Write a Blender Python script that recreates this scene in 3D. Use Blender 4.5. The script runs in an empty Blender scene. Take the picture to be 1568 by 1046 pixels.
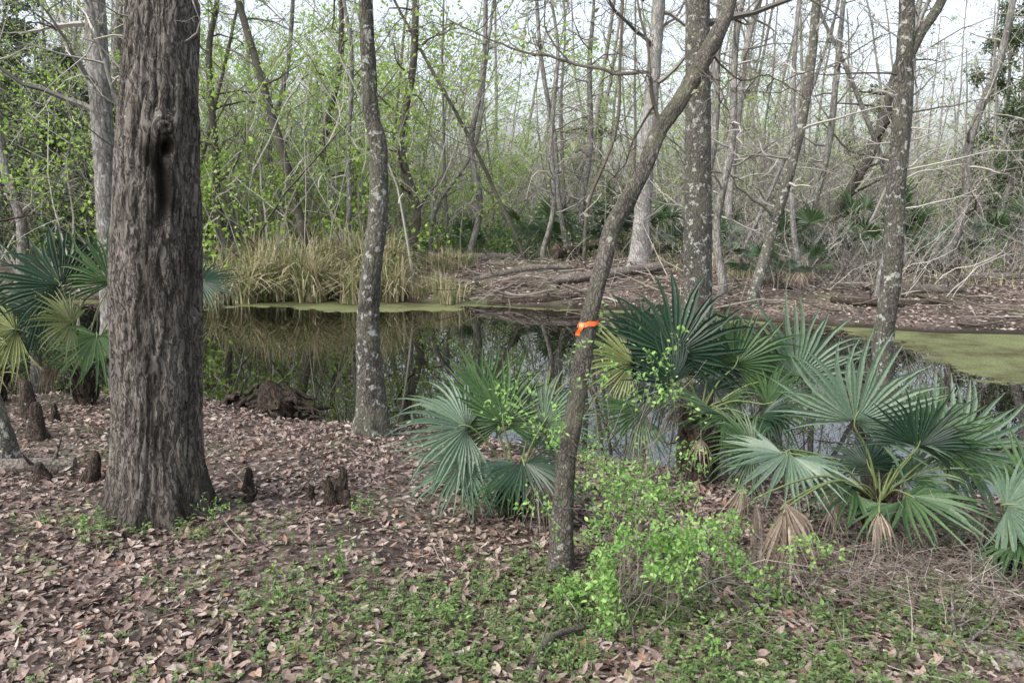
import bpy, math, random
import numpy as np
from mathutils import Vector
rng = np.random.default_rng(7)
R = random.Random(5)

# ------------------------------------------------------------------ helpers
class MB:
    def __init__(s): s.V=[]; s.F=[]; s.M=[]; s.n=0
    def add(s, V, F, mi=0):
        V=np.asarray(V,float).reshape(-1,3); F=np.asarray(F,int).reshape(-1,4)
        s.V.append(V); s.F.append(F+s.n); s.M.append(np.full(len(F),mi)); s.n+=len(V)
    def mesh(s, name, mats, smooth=False):
        V=np.concatenate(s.V); F=np.concatenate(s.F); M=np.concatenate(s.M)
        me=bpy.data.meshes.new(name)
        me.vertices.add(len(V)); me.vertices.foreach_set('co',V.ravel())
        me.loops.add(F.size); me.loops.foreach_set('vertex_index',F.ravel().astype(np.int32))
        me.polygons.add(len(F)); me.polygons.foreach_set('loop_start',(np.arange(len(F))*4).astype(np.int32))
        me.polygons.foreach_set('material_index',M.astype(np.int32))
        sm = np.isin(M, smooth) if isinstance(smooth,(list,tuple)) else np.full(len(F),bool(smooth))
        for m in mats: me.materials.append(m)
        me.update(calc_edges=True)
        me.polygons.foreach_set('use_smooth',sm)
        me.update()
        return me
    def obj(s, name, mats, smooth=False, parent=None):
        o=bpy.data.objects.new(name, s.mesh(name,mats,smooth))
        bpy.context.scene.collection.objects.link(o)
        if parent: o.parent=parent
        return o

def empty(name):
    o=bpy.data.objects.new(name,None); bpy.context.scene.collection.objects.link(o); return o
def nrm(a):
    a=np.asarray(a,float); return a/np.maximum(np.linalg.norm(a,axis=-1,keepdims=True),1e-9)

_tab=np.random.default_rng(99).random(4096)
def vnoise(p, seed=0):
    p=np.asarray(p,float); i=np.floor(p).astype(np.int64); f=p-i; f=f*f*(3-2*f)
    def h(a,b,c): return _tab[(a*73856093 ^ b*19349663 ^ c*83492791 ^ (seed*2654435)) & 4095]
    x,y,z=i[...,0],i[...,1],i[...,2]; fx,fy,fz=f[...,0],f[...,1],f[...,2]
    c00=h(x,y,z)*(1-fx)+h(x+1,y,z)*fx; c10=h(x,y+1,z)*(1-fx)+h(x+1,y+1,z)*fx
    c01=h(x,y,z+1)*(1-fx)+h(x+1,y,z+1)*fx; c11=h(x,y+1,z+1)*(1-fx)+h(x+1,y+1,z+1)*fx
    return (c00*(1-fy)+c10*fy)*(1-fz)+(c01*(1-fy)+c11*fy)*fz
def fbm(p, o=4, seed=0):
    s=0;a=.5;p=np.asarray(p,float)
    for k in range(o): s=s+a*vnoise(p*(2**k),seed+k); a*=.5
    return s/(1-.5**o)
def n2(x,y,sc,seed=0,o=3):
    x=np.asarray(x,float);y=np.asarray(y,float)
    return fbm(np.stack([x*sc,y*sc,np.zeros_like(x)+.37],-1),o,seed)

# ------------------------------------------------------------------ terrain
WZ=-0.5
NX=[-60,-8,-4.4,-3.4,-2.7,-1,0.3,1.6,3,5,8,60]; NY=[11,10.2,10.2,9.6,8.9,8.6,7.9,7.2,6.7,6.4,6.0,4]
FX=[-60,-8,-3,0,3,5,8,12,20,60];  FY=[23,20.0,20.0,19.0,18.2,16.8,15.2,14.6,14,13]
def yN(x): return np.interp(x,NX,NY)
def yF(x): return np.interp(x,FX,FY)
def ground_h(x,y):
    x=np.asarray(x,float); y=np.asarray(y,float)
    w=(n2(x,y,.9,3)-.5)*.7
    dn=yN(x)-y+w; df=y-yF(x)+w*1.4
    near=WZ+.5*np.clip(dn/5.6,0,1)**.75
    far=WZ+.55*(1-np.exp(-np.clip(df,0,200)/2.4))+.006*np.clip(df,0,60)
    far=far+(n2(x,y,.25,8)-.5)*.4*np.clip(df/6,0,1)+(n2(x,y,.9,18)-.5)*.3*np.clip(df/2,0,1)
    far=far+.32*np.exp(-((x-1.5)/3.5)**2-((y-22.8)/2.2)**2)*np.clip(df/2,0,1)
    dep=np.minimum(-dn,-df)
    under=WZ-np.clip(dep*.3,0,.7)
    z=np.where(dn>0,near,np.where(df>0,far,under))
    land=np.clip(np.maximum(dn,df)*2,0,1)
    z=z+(n2(x,y,2.2,4)-.5)*.10*land+(n2(x,y,7,5)-.5)*.035*land
    return z
def gh(x,y): return float(ground_h(np.array([x]),np.array([y]))[0])

# ------------------------------------------------------------------ materials
def newmat(name):
    m=bpy.data.materials.new(name); m.use_nodes=True; nt=m.node_tree
    return m,nt,nt.nodes['Principled BSDF'],nt.nodes['Material Output']
def N(nt,t,**k):
    n=nt.nodes.new(t)
    for a,b in k.items(): setattr(n,a,b)
    return n
def ramp(nt,stops,interp='LINEAR'):
    r=N(nt,'ShaderNodeValToRGB'); r.color_ramp.interpolation=interp
    e=r.color_ramp.elements
    while len(e)<len(stops): e.new(.5)
    for i,(p,c) in enumerate(stops):
        e[i].position=p; e[i].color=(c[0],c[1],c[2],1) if hasattr(c,'__len__') else (c,c,c,1)
    return r
def mixc(nt,fac,a,b,mode='MIX'):
    m=N(nt,'ShaderNodeMix',data_type='RGBA',blend_type=mode)
    for s,v in ((0,fac),(6,a),(7,b)):
        if hasattr(v,'is_output'): nt.links.new(v,m.inputs[s])
        elif hasattr(v,'__len__'): m.inputs[s].default_value=(*v,1)
        else: m.inputs[s].default_value=v
    return m.outputs[2]
def noise(nt,vec,sc,det=4,rough=.6):
    n=N(nt,'ShaderNodeTexNoise'); n.inputs['Scale'].default_value=sc; n.inputs['Detail'].default_value=det; n.inputs['Roughness'].default_value=rough
    if vec is not None: nt.links.new(vec,n.inputs['Vector'])
    return n

def leafmat(name, stops, trans=.3, rough=.6, tex=True, spec=.3):
    m,nt,b,out=newmat(name)
    g=N(nt,'ShaderNodeNewGeometry'); r=ramp(nt,stops); nt.links.new(g.outputs['Random Per Island'],r.inputs[0])
    col=r.outputs[0]
    if tex:
        tc=N(nt,'ShaderNodeTexCoord'); no=noise(nt,tc.outputs['Object'],60,2)
        rr=ramp(nt,[(.3,.65),(.7,1.2)]); nt.links.new(no.outputs[0],rr.inputs[0])
        col=mixc(nt,.8,col,rr.outputs[0],'MULTIPLY')
        nt.links.new(col,b.inputs['Base Color']); b.inputs['Roughness'].default_value=rough; b.inputs['Specular IOR Level'].default_value=spec
        bs=b
    else:
        bs=N(nt,'ShaderNodeBsdfDiffuse'); nt.links.new(col,bs.inputs[0]); nt.links.new(bs.outputs[0],out.inputs[0])
    if trans>0:
        t=N(nt,'ShaderNodeBsdfTranslucent'); nt.links.new(col,t.inputs[0])
        mx=N(nt,'ShaderNodeMixShader'); mx.inputs[0].default_value=trans
        nt.links.new(bs.outputs[0],mx.inputs[1]); nt.links.new(t.outputs[0],mx.inputs[2]); nt.links.new(mx.outputs[0],out.inputs[0])
    return m
def simplebark(name,stops):
    m,nt,b,out=newmat(name); g=N(nt,'ShaderNodeNewGeometry'); r=ramp(nt,stops); nt.links.new(g.outputs['Random Per Island'],r.inputs[0])
    d=N(nt,'ShaderNodeBsdfDiffuse'); nt.links.new(r.outputs[0],d.inputs[0]); nt.links.new(d.outputs[0],out.inputs[0]); return m

def barkmat(name, dark, light, lichen=.5, sc=28, stretch=.22, bump=.6, lcol=(.36,.38,.34), moss=0, wet_dark=None, dist=.012, ridged=False, lsc=13):
    m,nt,b,out=newmat(name); L=nt.links.new
    tc=N(nt,'ShaderNodeTexCoord'); P=tc.outputs['Object']
    wn=noise(nt,P,5,3); 
    add=N(nt,'ShaderNodeVectorMath',operation='MULTIPLY_ADD'); add.inputs[1].default_value=(.12,.12,.3); L(wn.outputs['Color'],add.inputs[0]); L(P,add.inputs[2])
    mp=N(nt,'ShaderNodeMapping'); mp.inputs['Scale'].default_value=(1,1,stretch); L(add.outputs[0],mp.inputs[0])
    if ridged:
        v=noise(nt,mp.outputs[0],sc,3,.55)
        a1=N(nt,'ShaderNodeMath',operation='SUBTRACT'); L(v.outputs[0],a1.inputs[0]); a1.inputs[1].default_value=.5
        a2=N(nt,'ShaderNodeMath',operation='ABSOLUTE'); L(a1.outputs[0],a2.inputs[0])
        vr=ramp(nt,[(0,0),(.09,1)]); L(a2.outputs[0],vr.inputs[0])
    else:
        v=N(nt,'ShaderNodeTexVoronoi',feature='DISTANCE_TO_EDGE'); v.inputs['Scale'].default_value=sc; L(mp.outputs[0],v.inputs['Vector'])
        vr=ramp(nt,[(0,0),(.22,1)]); L(v.outputs['Distance'],vr.inputs[0])
    f=noise(nt,mp.outputs[0],sc*2.5,5,.7)
    c=mixc(nt,vr.outputs[0],dark,light)
    fr=ramp(nt,[(.3,.5),(.7,1.35)]); L(f.outputs[0],fr.inputs[0])
    c=mixc(nt,.9,c,fr.outputs[0],'MULTIPLY')
    big=noise(nt,P,1.7,4); br=ramp(nt,[(.35,.6),(.65,1.3)]); L(big.outputs[0],br.inputs[0])
    c=mixc(nt,.8,c,br.outputs[0],'MULTIPLY')
    if moss>0:
        mn=noise(nt,P,4,5,.6); mr=ramp(nt,[(.42,0),(.66,moss)]); L(mn.outputs[0],mr.inputs[0])
        c=mixc(nt,mr.outputs[0],c,(.15,.155,.10))
    if lichen>0:
        ln=noise(nt,P,lsc,5,.65); lr=ramp(nt,[(.68-.12*lichen,0),(.72-.12*lichen,.85)]); L(ln.outputs[0],lr.inputs[0])
        c=mixc(nt,lr.outputs[0],c,lcol)
    if wet_dark is not None:
        at=N(nt,'ShaderNodeAttribute',attribute_name='wet_dark'); c=mixc(nt,at.outputs['Fac'],c,(.016,.013,.010))
    L(c,b.inputs['Base Color']); b.inputs['Roughness'].default_value=.9; b.inputs['Specular IOR Level'].default_value=.2
    h=N(nt,'ShaderNodeMath',operation='MULTIPLY_ADD'); L(vr.outputs[0],h.inputs[0]); h.inputs[1].default_value=.7; L(f.outputs[0],h.inputs[2])
    bp=N(nt,'ShaderNodeBump'); bp.inputs['Strength'].default_value=bump; bp.inputs['Distance'].default_value=dist; L(h.outputs[0],bp.inputs['Height']); L(bp.outputs[0],b.inputs['Normal'])
    return m

M_cyp=barkmat('cypress_bark',(.034,.03,.026),(.165,.149,.134),.35,34,.14,.8,wet_dark=True,ridged=True,lsc=24,lcol=(.29,.29,.26),moss=.05)
M_bark=barkmat('grey_bark',(.046,.043,.038),(.14,.132,.117),.95,38,.35,.7,moss=.35)
M_bark2=barkmat('lean_bark',(.036,.033,.029),(.12,.11,.096),.4,55,.4,.6,dist=.007,moss=.4,lcol=(.28,.29,.25))
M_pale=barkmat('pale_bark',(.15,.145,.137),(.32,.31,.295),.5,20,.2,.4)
M_far=barkmat('hazed_far_bark',(.10,.097,.088),(.23,.222,.205),.6,14,.25,.3)  # lighter than near bark: distance haze put into the colour
M_knee=barkmat('knee_bark',(.020,.016,.013),(.075,.058,.046),.05,40,.25,.8,ridged=True)
M_log=barkmat('log_bark',(.075,.066,.056),(.20,.178,.155),.5,22,1,.7,ridged=True)
M_twig=simplebark('twig_bark',[(0,(.09,.084,.074)),(.5,(.24,.228,.205)),(1,(.43,.415,.38))])  # pale grey twigs; some of the paleness is distance haze in the colour
M_trunkf=simplebark('hazed_trunk_bark',[(0,(.085,.08,.073)),(1,(.24,.23,.21))])  # distant trunks, colour lightened to stand for haze
M_twigd=simplebark('dark_twig_bark',[(0,(.05,.043,.037)),(1,(.15,.135,.115))])
M_stick=simplebark('stick_bark',[(0,(.07,.06,.05)),(.6,(.17,.148,.127)),(1,(.33,.30,.265))])

M_litter=leafmat('litter_leaf',[(0,(.038,.028,.023)),(.22,(.105,.073,.06)),(.45,(.20,.145,.122)),(.72,(.285,.22,.187)),(.92,(.42,.36,.315)),(1,(.25,.13,.075))],.12,.6)
M_litterf=leafmat('litter_leaf_far',[(0,(.10,.08,.066)),(.4,(.25,.20,.17)),(.8,(.36,.305,.27)),(1,(.46,.41,.37))],0,.8,tex=False)
M_cover=leafmat('cover_leaf',[(0,(.06,.11,.035)),(.5,(.115,.195,.06)),(1,(.22,.30,.12))],.3,.5)
M_shrub=leafmat('shrub_leaf',[(0,(.10,.22,.045)),(.5,(.19,.36,.09)),(1,(.32,.49,.16))],.35,.45)
M_spring=leafmat('spring_leaf',[(0,(.18,.31,.05)),(.5,(.31,.47,.10)),(1,(.45,.57,.2))],.45,.6,tex=False)
M_haze=leafmat('bud_leaf',[(0,(.17,.18,.11)),(.5,(.28,.30,.2)),(1,(.42,.43,.32))],.4,.7,tex=False)
M_ever=leafmat('evergreen_leaf',[(0,(.03,.052,.026)),(.6,(.08,.115,.058)),(1,(.17,.21,.12))],.2,.4,tex=False)
M_low=leafmat('understory_leaf',[(0,(.07,.13,.035)),(.6,(.13,.24,.065)),(1,(.24,.36,.13))],.3,.4,tex=False)
M_grass=leafmat('marsh_grass',[(0,(.13,.17,.065)),(.35,(.22,.26,.12)),(.45,(.38,.34,.2)),(1,(.56,.5,.37))],.25,.6,tex=False)
M_dead=leafmat('dead_frond',[(0,(.17,.13,.10)),(.5,(.32,.26,.2)),(1,(.5,.43,.35))],.15,.8)
def palm_mat(name,a,b2): return leafmat(name,[(0,a),(1,b2)],.15,.4,spec=.4)
M_palm=palm_mat('palmetto_green',(.030,.070,.026),(.080,.14,.052))
M_palmb=palm_mat('palmetto_blue',(.08,.135,.09),(.145,.205,.138))
M_palmd=palm_mat('palmetto_dark',(.016,.040,.024),(.037,.075,.043))
M_palmy=palm_mat('palmetto_yellow',(.13,.165,.055),(.24,.265,.115))
m,nt,b,_=newmat('petiole'); b.inputs['Base Color'].default_value=(.13,.17,.06,1); b.inputs['Roughness'].default_value=.5; M_pet=m
m,nt,b,_=newmat('flagging_tape'); 
tn=noise(nt,None,30,2); tr=ramp(nt,[(.3,(.9,.12,.02)),(.7,(1,.2,.05))]); nt.links.new(tn.outputs[0],tr.inputs[0]); nt.links.new(tr.outputs[0],b.inputs['Base Color']); b.inputs['Roughness'].default_value=.4; M_tape=m

# ground material
m,nt,b,_=newmat('forest_floor'); L=nt.links.new
tc=N(nt,'ShaderNodeTexCoord'); P=tc.outputs['Object']
v=N(nt,'ShaderNodeTexVoronoi'); v.inputs['Scale'].default_value=26; L(P,v.inputs['Vector'])
r1=ramp(nt,[(0,(.05,.04,.034)),(.5,(.13,.10,.085)),(.8,(.25,.2,.175)),(1,(.34,.29,.255))]); L(v.outputs['Color'],r1.inputs[0])
n1=noise(nt,P,1.1,6,.6); r2=ramp(nt,[(.42,0),(.6,.8)]); L(n1.outputs[0],r2.inputs[0])
c=mixc(nt,r2.outputs[0],r1.outputs[0],(.05,.042,.036))
n3=noise(nt,P,55,5,.7); r3=ramp(nt,[(.3,.4),(.7,1.5)]); L(n3.outputs[0],r3.inputs[0]); c=mixc(nt,1,c,r3.outputs[0],'MULTIPLY')
sx=N(nt,'ShaderNodeSeparateXYZ'); L(P,sx.inputs[0])
mr=N(nt,'ShaderNodeMapRange'); mr.inputs[1].default_value=WZ+.02; mr.inputs[2].default_value=WZ+.12; mr.inputs[3].default_value=1; mr.inputs[4].default_value=0; L(sx.outputs[2],mr.inputs[0])
c=mixc(nt,mr.outputs[0],c,(.03,.025,.019))
n4=noise(nt,P,.35,5,.6); r4=ramp(nt,[(.5,0),(.64,.6)]); L(n4.outputs[0],r4.inputs[0])
c=mixc(nt,r4.outputs[0],c,(.11,.13,.06))
L(c,b.inputs['Base Color']); b.inputs['Roughness'].default_value=.95; b.inputs['Specular IOR Level'].default_value=.15
bp=N(nt,'ShaderNodeBump'); bp.inputs['Strength'].default_value=.9; bp.inputs['Distance'].default_value=.02; L(n3.outputs[0],bp.inputs['Height']); L(bp.outputs[0],b.inputs['Normal'])
M_ground=m

# water
m,nt,b,out=newmat('pond_water'); L=nt.links.new
tc=N(nt,'ShaderNodeTexCoord'); P=tc.outputs['Object']
at=N(nt,'ShaderNodeAttribute',attribute_name='duck')
nd=noise(nt,P,1.3,10,.75)
ad=N(nt,'ShaderNodeMath',operation='MULTIPLY_ADD'); L(nd.outputs[0],ad.inputs[0]); ad.inputs[1].default_value=1.3; L(at.outputs['Fac'],ad.inputs[2])
dr=ramp(nt,[(.955,0),(.985,1)]); sc_=N(nt,'ShaderNodeMath',operation='MULTIPLY'); sc_.inputs[1].default_value=.86; L(ad.outputs[0],sc_.inputs[0]); L(sc_.outputs[0],dr.inputs[0])
b.inputs['Base Color'].default_value=(.004,.004,.003,1); b.inputs['Roughness'].default_value=0; b.inputs['IOR'].default_value=1.55; b.inputs['Specular IOR Level'].default_value=.8
wn=noise(nt,P,2.5,2); bp=N(nt,'ShaderNodeBump'); bp.inputs['Strength'].default_value=.02; bp.inputs['Distance'].default_value=.02; L(wn.outputs[0],bp.inputs['Height']); L(bp.outputs[0],b.inputs['Normal'])
b2=N(nt,'ShaderNodeBsdfPrincipled'); fn=noise(nt,P,30,6,.75); fr=ramp(nt,[(.35,(.055,.06,.03)),(.5,(.12,.135,.06)),(.65,(.23,.25,.13))]); L(fn.outputs[0],fr.inputs[0])
gn=noise(nt,P,1.4,6,.65); gr=ramp(nt,[(.36,(.5,.4,.36)),(.5,(.9,.9,.85)),(.64,(1.15,1.15,1.1))]); L(gn.outputs[0],gr.inputs[0]); cc=mixc(nt,1,fr.outputs[0],gr.outputs[0],'MULTIPLY')
L(cc,b2.inputs['Base Color']); b2.inputs['Roughness'].default_value=.8; b2.inputs['Specular IOR Level'].default_value=.2
bp2=N(nt,'ShaderNodeBump'); bp2.inputs['Strength'].default_value=.6; bp2.inputs['Distance'].default_value=.015; L(fn.outputs[0],bp2.inputs['Height']); L(bp2.outputs[0],b2.inputs['Normal'])
mx=N(nt,'ShaderNodeMixShader'); L(dr.outputs[0],mx.inputs[0]); L(b.outputs[0],mx.inputs[1]); L(b2.outputs[0],mx.inputs[2]); L(mx.outputs[0],out.inputs[0])
M_water=m

# ------------------------------------------------------------------ geometry kit
def grid_mesh(xs,ys,zf):
    X,Y=np.meshgrid(xs,ys); Z=zf(X.ravel(),Y.ravel())
    V=np.stack([X.ravel(),Y.ravel(),Z],-1); nx=len(xs); ny=len(ys)
    i,j=np.meshgrid(np.arange(nx-1),np.arange(ny-1)); a=(j*nx+i).ravel()
    return V,np.stack([a,a+1,a+nx+1,a+nx],-1)

def tube(mb,P,rad,k=3,mi=0):
    P=np.asarray(P,float); rad=np.asarray(rad,float)
    T=nrm(np.gradient(P,axis=0)); mt=np.abs(T.mean(0)); ref=np.zeros(3); ref[int(np.argmin(mt))]=1
    U=nrm(np.cross(T,ref))
    n=len(P)
    if k==2:   # thin distant twig: one narrow strip
        V=np.stack([P-U*rad[:,None]*1.25,P+U*rad[:,None]*1.25],1); i=np.arange(n-1)*2
        mb.add(V,np.stack([i,i+1,i+3,i+2],-1),mi); return
    W=np.cross(T,U)
    th=np.arange(k)*2*math.pi/k
    V=P[:,None]+rad[:,None,None]*(np.cos(th)[None,:,None]*U[:,None]+np.sin(th)[None,:,None]*W[:,None])
    i=np.arange(n-1)[:,None]*k; j=np.arange(k)[None]; j2=(j+1)%k
    F=np.stack([i+j,i+j2,i+k+j2,i+k+j],-1)
    mb.add(V,F,mi)

def catmull(P,step):
    P=np.asarray(P,float); out=[]
    Q=np.vstack([2*P[0]-P[1],P,2*P[-1]-P[-2]])
    for i in range(1,len(Q)-2):
        d=np.linalg.norm((Q[i+1]-Q[i])[:3]); n=max(2,int(d/step)); t=np.linspace(0,1,n,endpoint=False)[:,None]
        a,b_,c,e=Q[i-1],Q[i],Q[i+1],Q[i+2]
        out.append(.5*((2*b_)+(-a+c)*t+(2*a-5*b_+4*c-e)*t**2+(-a+3*b_-3*c+e)*t**3))
    out.append(P[-1:]); return np.vstack(out)

def leaves(mb,pos,ax,nr,ln,wd,mi=0,fold=.25,curl=.2,simple=False):
    n=len(pos); ax=nrm(ax); sd=nrm(np.cross(ax,nr)); nn=np.cross(sd,ax)
    ln=ln[:,None]; wd=wd[:,None]; curl=np.broadcast_to(np.asarray(curl,float).reshape(-1,1) if np.ndim(curl) else np.full((n,1),curl),(n,1))
    if simple:
        b0=pos; tip=pos+ax*ln; mid=pos+ax*ln*.5
        Lp=mid+sd*wd*.5+nn*wd*fold; Rp=mid-sd*wd*.5+nn*wd*fold
        V=np.stack([b0,Rp,tip,Lp],1); F=np.arange(n)[:,None]*4+np.array([[0,1,2,3]]); mb.add(V,F,mi); return
    rows=[]
    for t,w in ((0,.12),(.33,.95),(.68,.8),(1,.06)):
        c=pos+ax*ln*t+nn*ln*curl*(t*t-.3*t)
        for s in (-1,0,1): rows.append(c+sd*wd*.5*w*s+(nn*wd*fold*w*abs(s)))
    V=np.stack(rows,1)
    q=[]
    for r_ in range(3):
        for c_ in range(2): a=r_*3+c_; q.append([a,a+1,a+4,a+3])
    F=(np.arange(n)[:,None,None]*12+np.array(q)[None]).reshape(-1,4)
    mb.add(V,F,mi)

def rdir(n,r=rng): return nrm(r.normal(size=(n,3)))

def branch(mb,p,d,L,r,depth,rg,k=3,mi=0,up=.05,wander=.18,kids=(3,5),seg=6,tips=None,droop=0,rmin=.0022):
    D=nrm(np.array(d,float)); st=L/seg
    dirs=nrm(np.cumsum(rg.normal(size=(seg,3))*wander+np.array([0,0,up])-np.outer(np.arange(seg)/seg,[0,0,droop]),axis=0)+D)
    P=np.vstack([np.array(p,float)[None],np.array(p,float)+np.cumsum(dirs*st,axis=0)])
    rad=np.maximum(r*np.linspace(1,.25,seg+1),rmin*.6)
    tube(mb,P,rad,k,mi)
    if tips is not None and depth<=1: tips.append(P[seg//2:])
    if depth>0:
        far=rmin>=.005
        for _ in range(rg.integers(kids[0],kids[1]+1)):
            t=rg.uniform(.25,.95)*seg; i=min(int(t),seg-1); q=P[i]+(P[i+1]-P[i])*(t-i)
            dd=dirs[i]; s=nrm(rg.normal(size=3)); nd=nrm(dd*.7+s*.75)
            branch(mb,q,nd,L*rg.uniform(.3,.55),max(r*.5*(1-.5*t/seg),rmin),depth-1,rg,k=2 if (far and depth<=2) else 3,mi=mi,up=up,wander=wander,kids=kids,seg=max(3 if far else 4,seg-1-(far and depth==1)),tips=tips,droop=droop,rmin=rmin)
    return P

def trunk(mb,pts,k=32,step=.06,disp=.01,fr=(14,3),flare=0,fh=.4,lobes=5,seed=0,mi=0,mod=None,lump=.06):
    Q=catmull(pts,step); P=Q[:,:3]; r=Q[:,3]
    T=nrm(np.gradient(P,axis=0)); ref=np.array([0,1.,0]); U=nrm(np.cross(np.broadcast_to(ref,T.shape),T)); W=np.cross(T,U)
    th=np.arange(k)*2*math.pi/k; n=len(P)
    TH=np.broadcast_to(th,(n,k)); s=np.concatenate([[0],np.cumsum(np.linalg.norm(np.diff(P,axis=0),axis=1))])
    S=np.broadcast_to(s[:,None],(n,k)); RR=np.broadcast_to(r[:,None],(n,k)).copy()
    cx,sy=np.cos(TH),np.sin(TH)
    fl=flare*np.exp(-S/fh)
    lob=.5+.5*np.sin(lobes*TH+seed+1.3*np.sin(2*TH+seed))
    RR=RR*(1+fl*(.45+.75*lob))
    RR=RR*(1+lump*2*(fbm(np.stack([cx*1.2+seed*3,sy*1.2,S*2.2],-1),3,seed)-.5))
    rm=r.mean()
    q=np.stack([cx*rm*fr[0]+10,sy*rm*fr[0]+10,S*fr[1]],-1); q[...,0:2]+= (fbm(np.stack([cx*2,sy*2,S*3],-1),2,seed+5)[...,None]-.5)*1.6
    rd=np.abs(2*fbm(q,3,seed+9)-1); rd=np.clip(rd*3.2,0,1)
    RR=RR+disp*(rd-.6)
    wet_dark=np.zeros((n,k))
    if mod is not None: RR,wet_dark=mod(RR,TH,P,wet_dark)
    V=P[:,None]+RR[...,None]*(cx[...,None]*U[:,None]+sy[...,None]*W[:,None])
    i=np.arange(n-1)[:,None]*k; j=np.arange(k)[None]; j2=(j+1)%k
    mb.add(V,np.stack([i+j,i+j2,i+k+j2,i+k+j],-1),mi)
    return P,r,wet_dark.ravel()

# ------------------------------------------------------------------ ground & water
xs=np.concatenate([-np.geomspace(400,9,34)[:-1],np.arange(-9,9,.1),np.geomspace(9,400,34)])
ys=np.concatenate([-np.geomspace(100,1,12)[:-1],np.arange(-1,2.5,.4),np.arange(2.5,11,.08),np.arange(11,30,.2),np.geomspace(30,500,40)])
V,F=grid_mesh(xs,ys,ground_h); mb=MB(); mb.add(V,F); mb.obj('ground',[M_ground],True)

xs=np.arange(-60,60,.25); ys=np.arange(3,25,.2)
V,F=grid_mesh(xs,ys,lambda x,y:np.full(len(x),WZ)); mb=MB(); mb.add(V,F); ow=mb.obj('pond_water',[M_water],True)
X,Y=V[:,0],V[:,1]
dA=np.minimum(X-np.interp(Y,[9,10,12,14,15,17],[8,7.2,6.7,6.8,6.4,6.0]), (Y-9.0)*1.0)
dB=np.minimum(np.minimum((Y-(yF(X)-1.5-.5*np.sin(X*1.3)))*1.3,(X+6.8)),(-1.3-X))
dC=np.minimum(Y-(yF(X)-.3),4)
duck=np.clip(.5+.3*np.maximum(np.maximum(dA,dB),dC),0,.8)
a=ow.data.attributes.new('duck','FLOAT','POINT'); a.data.foreach_set('value',duck.astype(np.float32))

# ------------------------------------------------------------------ big cypress
pts=[(-2.45,5.23,-.35,.33),(-2.44,5.23,-.1,.31),(-2.42,5.23,.3,.282),(-2.38,5.23,.9,.275),(-2.33,5.23,1.6,.272),(-2.255,5.23,2.4,.24),(-2.165,5.23,3.2,.205),(-2.08,5.3,4.5,.19),(-2.0,5.4,6.5,.16),(-1.95,5.5,9,.12),(-1.9,5.6,12,.05)]
mb=MB()
def cmod(RR,TH,P,wet_dark):
    z=P[:,2][:,None]
    a0=math.radians(-66)
    A=((TH-a0+math.pi)%(2*math.pi)-math.pi)*.26
    g=lambda x0,z0,sx,sz: np.exp(-((A-x0)/sx)**2-((z-z0)/sz)**2)
    ring=np.sqrt(((A-.03)/1.0)**2+((z-2.46)/1.1)**2)
    RR=RR+.085*g(.03,2.46,.075,.075)-.02*np.exp(-((ring-.045)/.008)**2)-.04*g(.035,2.465,.014,.016)
    RR=RR-.14*g(.05,2.335,.032,.045)
    RR=RR+.04*g(.10,2.33,.03,.08)+.045*g(-.01,2.32,.028,.09)
    gz=np.clip((z-1.7)/.3,0,1)*np.clip((2.42-z)/.1,0,1)
    gx=.0+.03*np.sin(z*7)
    RR=RR-.05*np.exp(-((A-gx)/.028)**2)*gz
    RR=RR+.022*np.exp(-((A-gx-.065)/.025)**2)*gz+.015*np.exp(-((A-gx+.065)/.03)**2)*gz
    wob=.012*np.sin(z*31)+.02*np.sin(z*11+1)
    wet_dark=1.0*np.exp(-((A-gx-.0+wob)/(.045+.03*gz))**4)*gz+.9*g(.05,2.335,.045,.055)+.6*np.exp(-((ring-.045)/.008)**2)+.8*g(.035,2.465,.018,.02)  # wet streak; hollow, knot ring and knot centre darkened as well
    st=np.clip((z-.1)/.5,0,1)*np.clip((2.0-z)/.3,0,1)
    wet_dark=np.maximum(wet_dark,.6*np.exp(-((A+.05-.03*np.sin(z*4)+wob)/.06)**2)*st)
    wet_dark=np.maximum(wet_dark,.4*np.exp(-((A-.20+wob)/.07)**2)*np.clip((2.6-z),0,1))  # darker band down one flank
    wet_dark=np.maximum(wet_dark,.65*np.clip((.35-z)/.4,0,1))  # darker towards the base
    return RR,np.clip(wet_dark,0,1)
P,r,wet_dark=trunk(mb,pts,k=260,step=.014,disp=.026,fr=(36,2.6),flare=.72,fh=.26,lobes=7,seed=2,mod=cmod,lump=.06)
rg=np.random.default_rng(21)
for z0 in np.linspace(4.0,10.5,14):
    i=int(np.argmin(abs(P[:,2]-z0))); aa=rg.uniform(0,6.28)
    branch(mb,P[i],(math.cos(aa),math.sin(aa),.35),rg.uniform(1.5,2.8),.04,2,rg,k=5,seg=7,mi=1)
for z0,dx,dy,L in [(2.75,-1,-.5,.7),(3.0,-1,-.2,.9),(3.1,-.8,-.8,.8),(2.95,.9,-.5,.6),(3.3,-1,0,1.3),(3.5,1,-.4,1.0),(3.4,-.6,-.9,.9),(2.55,-.8,-.8,.35)]:
    i=int(np.argmin(abs(P[:,2]-z0))); branch(mb,P[i]+nrm(np.array([dx,dy,0]))*.17,(dx,dy,.15),L,.006,2,rg,k=4,seg=8,mi=2,wander=.3,kids=(2,4),rmin=.0016)
wf=np.zeros(mb.n); wf[:len(wet_dark)]=wet_dark
o=mb.obj('bald_cypress_tree',[M_cyp,M_far,M_twig],[0,1]); a=o.data.attributes.new('wet_dark','FLOAT','POINT'); a.data.foreach_set('value',wf.astype(np.float32))

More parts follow.
